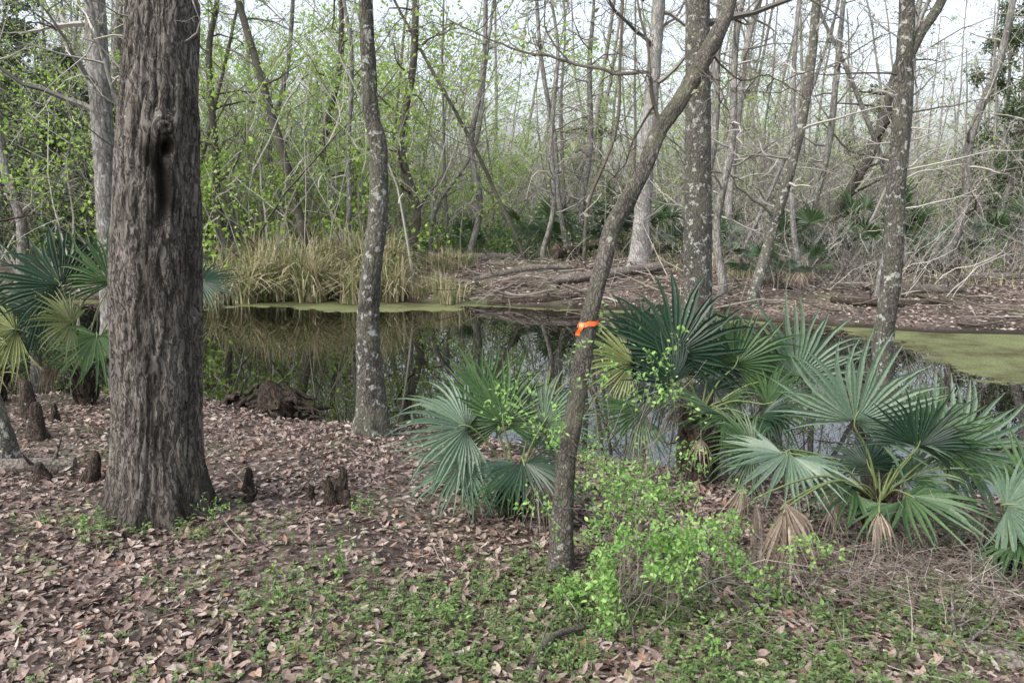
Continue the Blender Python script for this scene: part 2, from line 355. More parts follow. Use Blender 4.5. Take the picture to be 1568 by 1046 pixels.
# ------------------------------------------------------------------ other foreground/mid trees
def simple_tree(name,pts,mat,k=36,step=.03,disp=.008,fr=(20,5),flare=.4,fh=.25,lobes=5,seed=0,bz=(4,8),nb=12,bl=(1.2,2.4),extra=None,lump=.07,leaf=None,bmat=None,rmin=.0025,kids=(3,5),ls=(.03,.06),rs=1,up=.05,wander=.18):
    pts=[(*p[:3],p[3]*rs) for p in pts]
    mb=MB(); P,r,_=trunk(mb,pts,k,step,disp,fr,flare,fh,lobes,seed,lump=lump)
    rg=np.random.default_rng(seed+100); tips=[]
    for z0 in np.linspace(bz[0],bz[1],nb):
        i=int(np.argmin(abs(P[:,2]-z0))); aa=rg.uniform(0,6.28)
        branch(mb,P[i],(math.cos(aa),math.sin(aa),rg.uniform(.1,.8)),rg.uniform(*bl),max(r[i]*.35,.012),2,rg,k=4,seg=7,tips=tips,mi=1,rmin=rmin,kids=kids,up=up,wander=wander)
    if extra: extra(mb,P,r,rg,tips)
    if leaf and tips:
        Q=np.vstack(tips); Q=Q[rg.integers(0,len(Q),leaf[1])]+rg.normal(size=(leaf[1],3))*.05
        s_=rg.uniform(*ls,len(Q)); leaves(mb,Q,rdir(len(Q),rg),rdir(len(Q),rg),s_,s_*.5,2,simple=True)
    return mb.obj(name,[mat,bmat or mat,leaf[0] if leaf else M_haze],[0])

simple_tree('swamp_tupelo_tree',[(-1.45,8.04,-.6,.22),(-1.45,8.04,-.38,.21),(-1.46,8.04,0,.165),(-1.474,8.04,.74,.13),(-1.42,8.04,1.3,.115),(-1.343,8.04,1.8,.107),(-1.31,8.04,2.35,.1),(-1.325,8.04,2.6,.092),(-1.375,8.04,2.85,.085),(-1.385,8.04,3.3,.08),(-1.39,8.04,3.9,.072),(-1.3,8.1,6,.055),(-1.25,8.2,9,.02)],M_bark,k=60,step=.025,disp=.009,flare=.55,seed=3,bz=(4.4,8.5),leaf=(M_haze,300),bmat=M_twigd,rs=.88)

def lean_extra(mb,P,r,rg,tips):
    def path(pts,r0,r1,kk=6):
        Q=catmull([(*p,0) for p in pts],.05)[:,:3]; Q=Q+rg.normal(size=Q.shape)*.004
        tube(mb,Q,np.linspace(r0,r1,len(Q)),kk,1); return Q
    a=path([(.88,4.82,2.44),(.83,4.8,2.55),(.79,4.75,2.68),(.76,4.7,2.72),(.6,4.65,2.70),(.3,4.6,2.76),(-.05,4.5,2.83),(-.35,4.45,2.95)],.013,.003)
    b_=path([(.79,4.75,2.68),(.77,4.72,2.85),(.70,4.7,3.1),(.72,4.7,3.4)],.009,.004)
    c=path([(.83,4.8,2.55),(.7,4.75,2.35),(.66,4.7,2.22),(.55,4.7,2.1)],.007,.002)
    d=path([(1.0,4.85,2.6),(1.1,4.8,2.72),(1.2,4.75,2.62),(1.25,4.7,2.45)],.007,.002)
    e=path([(.3,4.6,2.76),(.18,4.6,2.95),(.2,4.6,3.2)],.005,.002)
    f=path([(1.15,4.9,2.86),(1.35,4.9,2.7),(1.5,4.85,2.72),(1.75,4.8,2.55)],.007,.002)
    for Q in (a,a,b_,c,d,e,f):
        for _ in range(11):
            i=rg.integers(3,len(Q)-1); branch(mb,Q[i],nrm(rg.normal(size=3)+np.array([-.3,0,.1])),rg.uniform(.15,.55),.0036,1,rg,k=3,mi=1,seg=6,wander=.3,kids=(2,4),tips=tips,rmin=.002)
simple_tree('leaning_tree',[(.28,4.38,-.3,.088),(.285,4.4,-.1,.083),(.297,4.42,.22,.064),(.319,4.45,.533,.058),(.383,4.5,.911,.055),(.438,4.55,1.286,.054),(.530,4.6,1.66,.053),(.581,4.65,1.847,.053),(.686,4.7,2.03,.052),(.783,4.75,2.218,.05),(.8625,4.8,2.407,.052),(.999,4.85,2.597,.048),(1.153,4.9,2.865,.05),(1.236,4.95,3.015,.045),(1.292,5,3.17,.044),(1.4,5.1,3.7,.042),(1.5,5.2,4.6,.04),(1.5,5.3,6.5,.02)],
   M_bark2,k=48,step=.02,disp=.006,fr=(30,9),flare=.35,fh=.12,seed=4,bz=(3.6,6.3),nb=9,bl=(.8,1.6),extra=lean_extra,lump=.16,leaf=(M_haze,160),bmat=M_twigd,rs=.95)

simple_tree('water_oak_tree',[(2.62,11,-.9,.26),(2.62,11,-.4,.25),(2.58,11,.3,.215),(2.555,11,1.2,.205),(2.52,11,2.2,.19),(2.47,11,3.4,.175),(2.434,11,4.6,.16),(2.5,11,7,.12),(2.6,11,10.5,.04)],M_bark,k=60,step=.04,disp=.012,seed=6,bz=(4.3,10),nb=16,bl=(1.5,3),leaf=(M_haze,700),bmat=M_twig,rs=.93)
def rt_extra(mb,P,r,rg,tips):
    Q=catmull([(4.17,8.8,3.45,0),(4.3,8.8,3.75,0),(4.5,8.8,4.1,0),(4.7,8.8,4.9,0),(4.8,8.8,6.5,0)],.1)[:,:3]; tube(mb,Q,np.linspace(.06,.02,len(Q)),8,0)
    for z0 in (1.9,2.3,2.6,2.9,3.1,3.3,3.6):
        i=int(np.argmin(abs(P[:,2]-z0))); branch(mb,P[i],(rg.choice([-1,1]),rg.uniform(-.5,.5),.3),rg.uniform(.6,1.3),.012,2,rg,k=4,mi=1,seg=7,kids=(2,3),tips=tips)
simple_tree('lichened_maple_tree',[(4.24,8.8,-.9,.14),(4.22,8.8,-.5,.13),(4.18,8.8,.1,.115),(4.168,8.8,.618,.108),(4.2,8.8,1.35,.105),(4.17,8.8,2.055,.1),(4.17,8.8,2.75,.095),(4.148,8.8,3.42,.09),(4.12,8.8,4.07,.075),(4.0,8.8,5.5,.06),(3.95,8.8,8,.02)],M_bark,k=48,step=.03,disp=.008,seed=8,bz=(4,7.5),nb=10,extra=rt_extra,leaf=(M_haze,300),bmat=M_twig)
simple_tree('bald_cypress_tree',[(3.55,22,-.6,.55),(3.52,22,-.1,.45),(3.53,22,.5,.3),(3.55,22,1.4,.23),(3.62,22,3,.2),(3.75,22,5.5,.18),(3.85,22,8,.15),(3.9,22,14,.05)],M_pale,k=40,step=.08,disp=.02,flare=.6,fh=.5,seed=10,bz=(5,13),nb=18,bl=(1.5,3.2),leaf=(M_haze,700),bmat=M_twig,rmin=.006)
simple_tree('swamp_tupelo_tree',[(-7.6,15,-1,.32),(-7.58,15,-.3,.28),(-7.55,15,.9,.24),(-7.5,15,2.4,.225),(-7.42,15,5.5,.2),(-7.3,15,9,.12),(-7.2,15,12,.05)],M_far,k=40,step=.06,disp=.012,seed=11,bz=(3,11),nb=16,bl=(1.5,3),leaf=(M_haze,500),bmat=M_twig,rmin=.004,rs=.85)
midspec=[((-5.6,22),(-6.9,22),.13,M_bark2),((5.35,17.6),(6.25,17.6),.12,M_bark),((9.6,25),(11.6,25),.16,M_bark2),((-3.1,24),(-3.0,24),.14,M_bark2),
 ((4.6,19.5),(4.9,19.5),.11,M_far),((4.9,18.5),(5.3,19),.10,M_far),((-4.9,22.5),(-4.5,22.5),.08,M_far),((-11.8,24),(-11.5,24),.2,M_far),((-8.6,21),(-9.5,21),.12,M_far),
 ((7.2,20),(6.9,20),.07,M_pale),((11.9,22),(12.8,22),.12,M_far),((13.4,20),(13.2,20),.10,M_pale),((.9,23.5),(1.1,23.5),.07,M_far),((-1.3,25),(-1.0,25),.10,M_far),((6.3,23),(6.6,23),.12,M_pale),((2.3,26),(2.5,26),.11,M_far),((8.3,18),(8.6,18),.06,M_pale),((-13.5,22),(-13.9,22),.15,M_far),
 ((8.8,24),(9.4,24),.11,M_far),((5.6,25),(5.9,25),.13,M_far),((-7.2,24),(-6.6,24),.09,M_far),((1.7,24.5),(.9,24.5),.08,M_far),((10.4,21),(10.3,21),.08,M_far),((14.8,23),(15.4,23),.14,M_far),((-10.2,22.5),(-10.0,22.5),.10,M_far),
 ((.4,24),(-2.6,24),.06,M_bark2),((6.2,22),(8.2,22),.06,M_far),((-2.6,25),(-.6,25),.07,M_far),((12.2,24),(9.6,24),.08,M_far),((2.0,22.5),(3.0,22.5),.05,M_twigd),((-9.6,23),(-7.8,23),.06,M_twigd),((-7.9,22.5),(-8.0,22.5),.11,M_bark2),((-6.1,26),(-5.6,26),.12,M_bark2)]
for q,((x0,y0),(x1,y1),rr,mt) in enumerate(midspec):
    z0=gh(x0,y0); H=R.uniform(9,12.5); w=R.uniform(-.3,.3); w2=R.uniform(-.3,.3)
    pp=[(x0,y0,z0-.2,rr*1.25),(x0+(x1-x0)*.03,y0,z0+.3,rr*1.05),(x0+(x1-x0)*.25+w,y0,z0+1.7,rr*.95),(x0+(x1-x0)*.6+w2,y0,z0+3.6,rr*.88),(x1+w*.7,y1,z0+6,rr*.75),(x1+(x1-x0)*.3-w2,y1,z0+H*.8,rr*.5),(x1+(x1-x0)*.4,y1,z0+H,rr*.15)]
    gl=x0<-4 and x0>-10
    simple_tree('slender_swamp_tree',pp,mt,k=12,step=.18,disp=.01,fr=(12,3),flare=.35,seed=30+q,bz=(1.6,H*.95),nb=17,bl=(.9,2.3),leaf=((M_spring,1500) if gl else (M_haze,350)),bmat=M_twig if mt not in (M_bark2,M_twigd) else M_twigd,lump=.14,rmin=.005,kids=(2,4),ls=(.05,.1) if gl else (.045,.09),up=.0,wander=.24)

# ------------------------------------------------------------------ distant forest
def tall_mesh(seed,leafm,nleaf,H,ls=(.05,.11),low=1.2,nb=24):
    rg=np.random.default_rng(seed); mb=MB(); tips=[]
    r0=rg.uniform(.08,.17); P=branch(mb,(0,0,-.3),(rg.normal()*.1,rg.normal()*.1,1),H,r0,0,rg,k=6,seg=14,wander=.06,mi=0)
    for t in np.linspace(low,13.6,nb):
        i=int(t); q=P[i]+(P[min(i+1,14)]-P[i])*(t-i); aa=rg.uniform(0,6.28)
        branch(mb,q,(math.cos(aa),math.sin(aa),rg.uniform(-.1,1)),rg.uniform(1.4,3.2)*(1.15-t/20),.03,2,rg,k=3,mi=1,seg=5,kids=(2,4),tips=tips,up=.02,rmin=.009,wander=.25)
    Q=np.vstack(tips); Q=Q[rg.integers(0,len(Q),nleaf)]+rg.normal(size=(nleaf,3))*.12
    s_=rg.uniform(*ls,nleaf); leaves(mb,Q,rdir(nleaf,rg),rdir(nleaf,rg),s_,s_*.5,2,simple=True)
    return mb.mesh('forest_tree',[M_trunkf,M_twig,leafm],[0])
def thicket_mesh(seed,leafm,nleaf,hr=(1.5,6),ns=42,ls=(.05,.1),wander=.15,rmin=.007,sp=1.8,lean=.3):
    rg=np.random.default_rng(seed); mb=MB(); tips=[]
    for _ in range(ns):
        x,y=rg.normal(size=2)*sp; H=rg.uniform(*hr)
        branch(mb,(x,y,-.4),(rg.normal()*lean,rg.normal()*lean,1),H,rg.uniform(.010,.03),2,rg,k=3,mi=0,seg=7,wander=wander,kids=(2,4),tips=tips,up=.0,droop=.08,rmin=rmin)
    Q=np.vstack(tips); Q=Q[rg.integers(0,len(Q),nleaf)]+rg.normal(size=(nleaf,3))*.12
    s_=rg.uniform(*ls,nleaf); leaves(mb,Q,rdir(nleaf,rg),rdir(nleaf,rg),s_,s_*.6,1,simple=True)
    return mb.mesh('thicket',[M_twig,leafm],False)
talls=[tall_mesh(1,M_haze,1300,16),tall_mesh(2,M_haze,700,18),tall_mesh(3,M_spring,2200,13),tall_mesh(4,M_haze,1800,17),tall_mesh(5,M_haze,400,15)]
evers=[tall_mesh(6,M_ever,7000,9,(.1,.2),1,26),tall_mesh(7,M_ever,6000,7,(.1,.18),1,24)]
thks=[thicket_mesh(11,M_haze,350),thicket_mesh(12,M_haze,100),thicket_mesh(13,M_haze,400,lean=.45),thicket_mesh(14,M_haze,80,(1,3.5),lean=.6,wander=.25)]
springs=[thicket_mesh(15,M_spring,3200,(2.5,7),20,(.055,.11)),thicket_mesh(16,M_spring,2400,(2,6.5),18,(.055,.11))]
lows=[thicket_mesh(17,M_ever,1400,(.5,1.5),30,(.07,.14)),thicket_mesh(18,M_low,2000,(.4,1.2),30,(.07,.13))]
forest=empty('distant_forest')
def inst(me,x,y,s,parent=forest,rz=None,dz=0):
    o=bpy.data.objects.new('stand',me); bpy.context.scene.collection.objects.link(o); o.parent=parent
    o.location=(x,y,gh(x,y)+dz); o.rotation_euler=(R.gauss(0,.05),R.gauss(0,.05),R.uniform(0,6.28) if rz is None else rz); o.scale=(s,s,s*R.uniform(.9,1.15))
for _ in range(250):
    y=math.sqrt(R.uniform(25**2,78**2)); x=R.uniform(-.93,.93)*y; s=R.uniform(.7,1.15)*(1 if y>45 else .85)
    if -.3<x/y<0.08 and y<60: s*=.66
    inst(R.choice(talls),x,y,s)
for _ in range(125):
    y=math.sqrt(R.uniform(24.5**2,56**2)); x=R.uniform(-.88,.88)*y; inst(R.choice(thks),x,y,R.uniform(.8,1.35))
for _ in range(22):
    y=R.uniform(23.5,33); x=R.uniform(-.42,-.2)*y; inst(R.choice(springs),x,y,R.uniform(.9,1.6))
for _ in range(18):
    y=R.uniform(30,52); x=R.uniform(-.25,.6)*y; inst(R.choice(springs),x,y,R.uniform(.9,1.5))
for _ in range(16):
    y=R.uniform(24,40); x=R.uniform(-.9,-.5)*y; inst(R.choice(evers),x,y,R.uniform(.6,1.1))
for _ in range(7):
    y=R.uniform(27,40); x=R.uniform(.58,.85)*y; inst(R.choice(evers),x,y,R.uniform(.7,1.1))
for _ in range(9):
    y=R.uniform(40,60); x=R.uniform(-.3,.5)*y; inst(R.choice(evers),x,y,R.uniform(.5,.9))
for _ in range(60):
    y=R.uniform(25.5,42); x=R.uniform(-.8,.8)*y; inst(lows[1] if x<0 and R.random()<.8 else R.choice(lows),x,y,R.uniform(.7,1.2))
for _ in range(18):
    x=R.uniform(6,16); inst(thks[3],x,float(yF(x))+R.uniform(5,9),R.uniform(.45,.8))

# ------------------------------------------------------------------ palmettos
def fan(mb,hub,ax,nr,rad,mi,rg,spread=235,nseg=34,droop=.25,crown=None,gap=.46):
    hub=np.array(hub,float); ax=nrm(ax); nr=np.array(nr,float); nr=nrm(nr-ax*np.dot(nr,ax)); sd=np.cross(ax,nr)
    angs=np.radians(np.linspace(-spread/2,spread/2,nseg)); dth=math.radians(spread/nseg)
    ts=np.array([.03,.2,.36,.48,.65,.83,1.0])
    for a in angs:
        a=a+rg.normal()*.02
        fr_=abs(a)/math.radians(spread/2)
        Lr=rad*(1-.22*fr_**2)*rg.uniform(.86,1.07)
        d=ax*math.cos(a)+sd*math.sin(a); s=-ax*math.sin(a)+sd*math.cos(a)
        hw=np.where(ts<gap,np.tan(dth/2)*ts*Lr*1.02,0); w0=math.tan(dth/2)*gap*Lr
        hw=np.where(ts>=gap,w0*np.clip((1.02-ts)/(1.02-gap),0,1)**.75,hw)
        dr=droop*rg.uniform(.4,1.8)
        tw=rg.normal()*.13
        c=hub+np.outer(ts*Lr,d)-nr*(.10*rad*(1-math.cos(a*.9)))+np.outer((ts**2)*(-.05*rad),nr)
        c[:,2]-=dr*rad*.45*np.clip(ts-.45,0,1)**2*2.2
        if rg.random()<.07: c[:,2]-=rad*.9*np.clip(ts-.6,0,1)**1.2
        c+=np.outer(np.clip(ts-.5,0,1)**1.5*rad*tw*2,s)
        rise=hw*.8
        Lp=c-hw[:,None]*s+rise[:,None]*nr; Rp=c+hw[:,None]*s+rise[:,None]*nr
        V=np.stack([Lp,c,Rp],1).reshape(-1,3); n=len(ts); F=[]
        for i in range(n-1):
            for j in range(2): F.append([i*3+j,i*3+j+1,i*3+j+4,i*3+j+3])
        mb.add(V,F,mi)
    if crown is not None:
        cr=np.array(crown,float); mid=(cr+hub)/2; mid[2]+=.12*np.linalg.norm(hub-cr)
        Q=catmull([(*cr,0),(*mid,0),(*(hub-ax*.02),0),(*(hub+ax*rad*.12),0)],.06)[:,:3]; tube(mb,Q,np.linspace(.011,.005,len(Q)),5,4)
def palmetto(name,x,y,fans,seed,trunkh=.25,dead=5,tr=.09,small=6,xdead=()):
    rg=np.random.default_rng(seed); mb=MB(); z=gh(x,y)
    crown=(x,y,z+trunkh)
    for hub,ax,nr,rad,mi in fans: fan(mb,hub,ax,nr,rad,mi,rg,spread=rg.uniform(215,265),nseg=int(rg.integers(30,38)),crown=crown,droop=rg.uniform(.15,.45))
    Q=np.array([(x,y,z-.2),(x,y,z+trunkh*.5),(x,y,z+trunkh)]); tube(mb,Q,[tr*1.1,tr,tr*.7],12,5)
    for _ in range(int(20+60*trunkh)):
        a=rg.uniform(0,6.28); h=rg.uniform(0,trunkh); p=np.array([x+math.cos(a)*tr*.8,y+math.sin(a)*tr*.8,z+h]); q=p+np.array([math.cos(a)*.07,math.sin(a)*.07,.16])
        tube(mb,[p,(p+q)/2+np.array([math.cos(a),math.sin(a),0])*.02,q],[.022,.016,.008],4,5)
    for _ in range(dead):
        a=rg.uniform(0,6.28); rr=rg.uniform(.2,.45); hub=(x+math.cos(a)*rr,y+math.sin(a)*rr,z+rg.uniform(.15,.35)+trunkh*.5)
        fan(mb,hub,(math.cos(a)*.5,math.sin(a)*.5,-1),(math.cos(a),math.sin(a),.4),rg.uniform(.22,.38),6,rg,spread=80,nseg=11,droop=.9,crown=crown)
    for hub,rad in xdead:
        for q in range(2): fan(mb,np.array(hub)+rg.normal(size=3)*.04,(rg.normal()*.25,-.15,-1),(rg.normal()*.6,-1,0),rad*rg.uniform(.75,1),6,rg,spread=60,nseg=9,droop=1.0,crown=crown if q==0 else None,gap=.5)
    for _ in range(small):
        a=rg.uniform(0,6.28); rr=rg.uniform(.15,.4); d=(math.cos(a),math.sin(a),rg.uniform(.2,1)); hub=(x+d[0]*rr,y+d[1]*rr,z+trunkh+rr*d[2])
        fan(mb,hub,d,(-d[0]*.6,-d[1]*.6,1),rg.uniform(.3,.45),int(rg.choice([0,0,2])),rg,spread=200,nseg=24,droop=.4,crown=crown)
    return mb.obj(name,[M_palm,M_palmb,M_palmd,M_palmy,M_pet,M_knee,M_dead],[4,5])
palmetto('dwarf_palmetto',.03,5.4,[
 ((-.06,5.3,.50),(-.05,.15,1),(0,-1,.25),.52,0),((-.30,5.2,.50),(-.95,-.2,.12),(-.1,-.75,.6),.54,1),((.07,5.0,.33),(.15,-.6,-.35),(.1,-.5,.8),.42,2),
 ((.22,5.3,.5),(.55,.1,.85),(-.1,-1,.3),.42,1),((-.33,5.15,.28),(-.7,-.35,-.5),(-.2,-.8,.6),.42,1),((-.2,5.45,.62),(-.35,.3,.95),(0,-1,.3),.45,0),((.15,5.5,.45),(.3,.2,.9),(-.2,-1,.2),.42,3),((.0,5.15,.15),(-.3,-.6,-.1),(0,-.4,1),.35,0)],41,.15,3)
palmetto('dwarf_palmetto',1.65,6.75,[
 ((1.38,6.6,.72),(-.05,.1,1),(0,-1,.3),.8,2),((1.92,6.7,.62),(.3,.1,1),(-.1,-1,.35),.62,0),((2.45,6.7,.5),(-.05,.05,1),(-.25,-1,.3),.78,1),
 ((1.68,6.1,.33),(-.4,-.5,.15),(0,-.7,.8),.55,0),((1.02,6.6,.66),(-.9,0,.45),(.1,-.9,.5),.58,3),((1.1,6.45,.28),(-.7,-.3,-.1),(-.1,-.8,.6),.5,0),
 ((1.35,6.45,.5),(-.6,-.2,.6),(0,-.9,.5),.55,2),((2.1,6.4,.35),(.7,-.3,.3),(0,-.8,.7),.5,0),((1.8,7.0,.6),(.2,.4,.9),(0,-1,.3),.6,2),((1.15,6.7,.75),(-.5,.1,.8),(0,-1,.4),.6,2),((2.0,6.3,.25),(.2,-.5,.2),(0,-.8,.6),.5,2)],42,.6,3,.13)
palmetto('dwarf_palmetto',2.6,5.35,[
 ((1.85,5.1,.36),(-.35,-.55,-.28),(-.1,-.6,.85),.52,1),((2.36,5.3,.50),(.28,.05,1),(-.3,-1,.25),.70,1),((2.57,4.95,.12),(.3,-.7,-.05),(0,-.35,1),.58,0),
 ((2.87,5.3,.35),(.6,.0,.75),(-.3,-.95,.3),.52,0),((3.2,5.5,.25),(.75,.1,.65),(-.3,-.9,.45),.62,1),((2.3,5.1,.12),(-.7,-.5,0),(0,-.5,.9),.5,0),((2.75,5.2,.35),(.2,-.2,.9),(0,-1,.4),.5,2),((1.75,5.5,.25),(-.8,-.1,.3),(0,-.8,.6),.45,0)],43,.2,2,
 xdead=[((1.55,4.35,.27),.40),((1.70,4.4,.24),.40),((1.45,4.5,.28),.34),((2.2,4.6,.1),.28)])
palmetto('dwarf_palmetto',3.15,4.75,[
 ((3.0,4.6,.18),(.6,-.4,.15),(-.2,-.6,.8),.5,1),((3.3,4.8,.2),(.8,0,.4),(-.3,-.9,.5),.5,0),((3.05,4.5,.0),(.2,-.9,-.1),(0,-.3,1),.42,0),((3.4,4.6,.1),(.9,-.3,-.1),(0,-.5,.9),.5,1)],44,.1,1,small=3)
palmetto('dwarf_palmetto',-4.95,9.0,[
 ((-5.0,8.8,1.08),(-.65,.0,.8),(.3,-.9,.3),.85,2),((-4.5,8.9,1.1),(-.1,.1,1),(.2,-1,.2),.75,0),((-4.6,8.7,.55),(.15,-.4,-.7),(.1,-1,.1),.62,0),((-5.5,8.7,.6),(-.8,-.2,-.1),(.2,-.8,.5),.62,3),
 ((-3.5,8.9,1.12),(.8,-.1,-.25),(0,-.6,.8),.5,2),((-3.9,9.1,1.4),(.5,.1,.6),(0,-.9,.5),.5,2),((-5.3,8.9,.8),(-.9,0,.3),(.2,-.9,.5),.7,2),((-4.8,8.6,.7),(-.4,-.5,.3),(.2,-.8,.6),.5,3)],45,.4,7)
palmetto('dwarf_palmetto',-6.1,9.2,[
 ((-6.1,9.0,.8),(-.3,0,.95),(.2,-1,.3),.7,0),((-5.9,8.8,.5),(.3,-.3,.3),(.2,-.9,.4),.5,3),((-6.4,9,.6),(-.8,-.2,.3),(.2,-.9,.4),.6,2)],46,.3,5)
def pal_far_mesh(seed,col):
    rg=np.random.default_rng(seed); mb=MB()
    for _ in range(11):
        a=rg.uniform(0,6.28); e=rg.uniform(.3,1.4); d=np.array([math.cos(a)*math.cos(e),math.sin(a)*math.cos(e),math.sin(e)]); L=rg.uniform(.4,1.3)
        fan(mb,d*L,d,(-d[0]*.5,-d[1]*.5,1.01),rg.uniform(.4,.65),col if rg.random()<.6 else 0,rg,spread=200,nseg=18,droop=.4,crown=(0,0,0))
    for _ in range(5):
        a=rg.uniform(0,6.28); L=rg.uniform(.3,.6); d=np.array([math.cos(a)*L,math.sin(a)*L,.4]); fan(mb,d,(d[0],d[1],-1),(d[0],d[1],.3),.5,6,rg,spread=70,nseg=9,droop=.8,crown=(0,0,.1))
    return mb.mesh('palmetto_clump',[M_palm,M_palmb,M_palmd,M_palmy,M_pet,M_knee,M_dead],[4])
pf=[pal_far_mesh(61,0),pal_far_mesh(62,1),pal_far_mesh(63,2)]
fp=empty('distant_palmetto_clumps')
for x,y,s in [(1.4,25.5,1.1),(2.1,26,1.2),(.7,26.5,1.1),(2.9,26,1.2),(8.2,21.5,1.0),(9.1,23,1.25),(10.4,23.5,1.5),(11.3,23,1.3),(7.3,22,1),(-1.3,26.5,.9),(12.5,24.5,1.2),(4.8,24,1.1),(5.6,22,1),(-9,25,.8),(-11,23,.8),(14,24,1.1),(3.8,27,1.3),(6.4,24,1.1),(16,25,1.2),(-14,25,1),(10.0,21.5,1.0),(-6.5,25.5,.8),(5.9,19.5,.7),(7.0,19.3,.8)]:
    inst(R.choice(pf),x,y,s,fp,dz=.15)

# ------------------------------------------------------------------ cypress knees
def knee(x,y,h,r,seed):
    mb=MB(); z=gh(x,y); rg=np.random.default_rng(seed); l=rg.normal()*.03
    trunk(mb,[(x,y,z-.1,r*1.3),(x,y,z,r*1.1),(x+l*.5,y,z+h*.4,r*.75),(x+l,y,z+h*.75,r*.55),(x+l,y,z+h*.95,r*.36),(x+l,y,z+h,r*.05)],k=28,step=.012,disp=.012,fr=(30,8),flare=.3,fh=.08,lobes=4,seed=seed,lump=.25)
    mb.obj('cypress_knee',[M_knee],True)
for q,(x,y,h,r) in enumerate([(-4.45,7.2,.36,.09),(-3.3,5.95,.24,.07),(-3.14,6.0,.28,.06),(-1.33,5.55,.2,.05),(-1.27,5.6,.27,.06),(-1.19,5.5,.13,.045),(-1.5,5.6,.13,.035),(-2.0,5.75,.2,.045),(-4.1,8.1,.2,.05),(-5.05,8.1,.42,.1),(-3.95,8.7,.16,.05),(-4.95,7.3,.25,.09),(-3.65,5.9,.14,.06),(-2.95,6.6,.1,.04),(-1.92,5.5,.1,.03),(-4.75,8.0,.2,.05)]):
    knee(x,y,h,r,200+q)

simple_tree('sapling_tree',[(-4.15,6.35,-.4,.1),(-4.17,6.35,-.1,.08),(-4.24,6.35,.3,.07),(-4.4,6.35,.9,.06),(-4.7,6.4,2,.05),(-5.0,6.5,4,.03)],M_bark,k=30,step=.03,seed=70,bz=(1.4,3.8),nb=9,bl=(.4,.9),bmat=M_twigd)
simple_tree('vine_sapling',[(-3.3,7.0,-.4,.03),(-3.35,7,.8,.022),(-3.2,6.9,2.2,.018),(-3.4,6.8,3.6,.014),(-3.3,6.8,5,.01)],M_far,k=10,step=.08,disp=.001,seed=71,bz=(2.2,4.6),nb=14,bl=(.4,1.1),bmat=M_twig,leaf=(M_haze,120))

# ------------------------------------------------------------------ root mass at the water's edge
mb=MB(); rg=np.random.default_rng(77); sx_,sy_=-2.95,9.3
trunk(mb,[(sx_+.1,sy_,WZ-.25,.24),(sx_+.1,sy_,WZ+.05,.19),(sx_+.08,sy_,WZ+.18,.14),(sx_+.05,sy_,WZ+.32,.09),(sx_+.05,sy_,WZ+.38,.01)],k=60,step=.02,disp=.05,fr=(20,8),flare=.3,lobes=6,seed=78,lump=.6)
for _ in range(34):
    x0=sx_+rg.uniform(-.35,.3); y0=sy_+rg.normal()*.1; a=rg.choice([rg.uniform(-.6,.4),rg.uniform(2.7,3.8),rg.uniform(-2.2,-.9)])
    z0=WZ+rg.uniform(.08,.34)*(1-abs(x0-sx_)); pts_=[(x0,y0,z0)]
    for i in range(1,8):
        t=i/7; Lr=rg.uniform(.35,.7); pts_.append((x0+math.cos(a+.5*math.sin(t*3+i))*Lr*t,y0+math.sin(a)*Lr*t*.6,z0-(z0-WZ+.06)*t**1.4+.03*math.sin(i*2.1)))
    tube(mb,pts_,np.linspace(rg.uniform(.02,.045),.008,8),7,0)
mb.obj('exposed_root_stump',[M_knee],True)

# ------------------------------------------------------------------ logs and sticks
def log(name,pts,mat=M_log,seed=0,k=30):
    mb=MB(); P,r,_=trunk(mb,[(p[0],p[1],gh(p[0],p[1])+p[2],p[3]) for p in pts],k=k,step=.04,disp=.01,fr=(24,5),flare=0,seed=seed,lump=.15)
    rg=np.random.default_rng(seed)
    for s in (0,-1):
        c=P[s]; d=nrm(P[s]-P[s+1 if s==0 else s-1]); tube(mb,[c,c+d*.004],[r[s]*1.0,.002],k,0)
    for _ in range(3):
        i=rg.integers(5,len(P)-3); branch(mb,P[i],nrm(rg.normal(size=3)+np.array([0,0,.8])),.3,r[i]*.3,1,rg,k=5,seg=5)
    mb.obj(name,[mat],True)
log('fallen_log',[(-4.5,6.05,.04,.05),(-4.0,6.1,.05,.07),(-3.55,6.2,.04,.06)],seed=80)
log('fallen_log',[(2.05,3.75,.0,.04),(2.4,3.45,.01,.05),(2.7,3.2,.01,.05)],seed=81)
log('fallen_log',[(.05,3.15,.01,.022),(.12,3.3,.03,.02),(.2,3.5,.06,.018),(.35,3.62,.05,.012)],M_bark2,seed=82,k=10)
log('fallen_log',[(.1,5.1,.01,.03),(.4,4.95,.02,.035),(.8,4.98,.01,.03)],seed=83,k=14)
log('fallen_log',[(-2.6,24.6,.1,.11),(-1.2,24.4,.12,.13),(.2,24.7,.1,.1)],seed=84)
log('fallen_log',[(9.4,21.5,.1,.13),(10.6,21,.15,.16),(12.0,21.3,.1,.12)],M_knee,seed=85)
log('fallen_log',[(8.2,18.6,.06,.09),(9.2,18.2,.08,.12),(10.4,18.3,.08,.09)],M_log,seed=86)
log('fallen_log',[(1.0,20.3,.1,.10),(2.2,20.6,.15,.13),(4.0,21.4,.2,.12)],M_log,seed=87)
log('fallen_log',[(1.2,22.5,.2,.14),(2.0,23.6,.35,.16),(2.9,24,.6,.12)],M_knee,seed=88)
log('fallen_log',[(1.6,19.4,.02,.09),(.6,19.2,.0,.1),(-.6,19.3,0,.07)],M_knee,seed=89)
log('fallen_log',[(-1.0,21.2,.05,.07),(.4,21.5,.08,.09),(1.6,21.3,.1,.06)],M_log,seed=92)
log('fallen_log',[(7.0,17.4,.05,.07),(8.0,17.0,.06,.08),(9.4,16.9,.05,.06)],M_knee,seed=93)
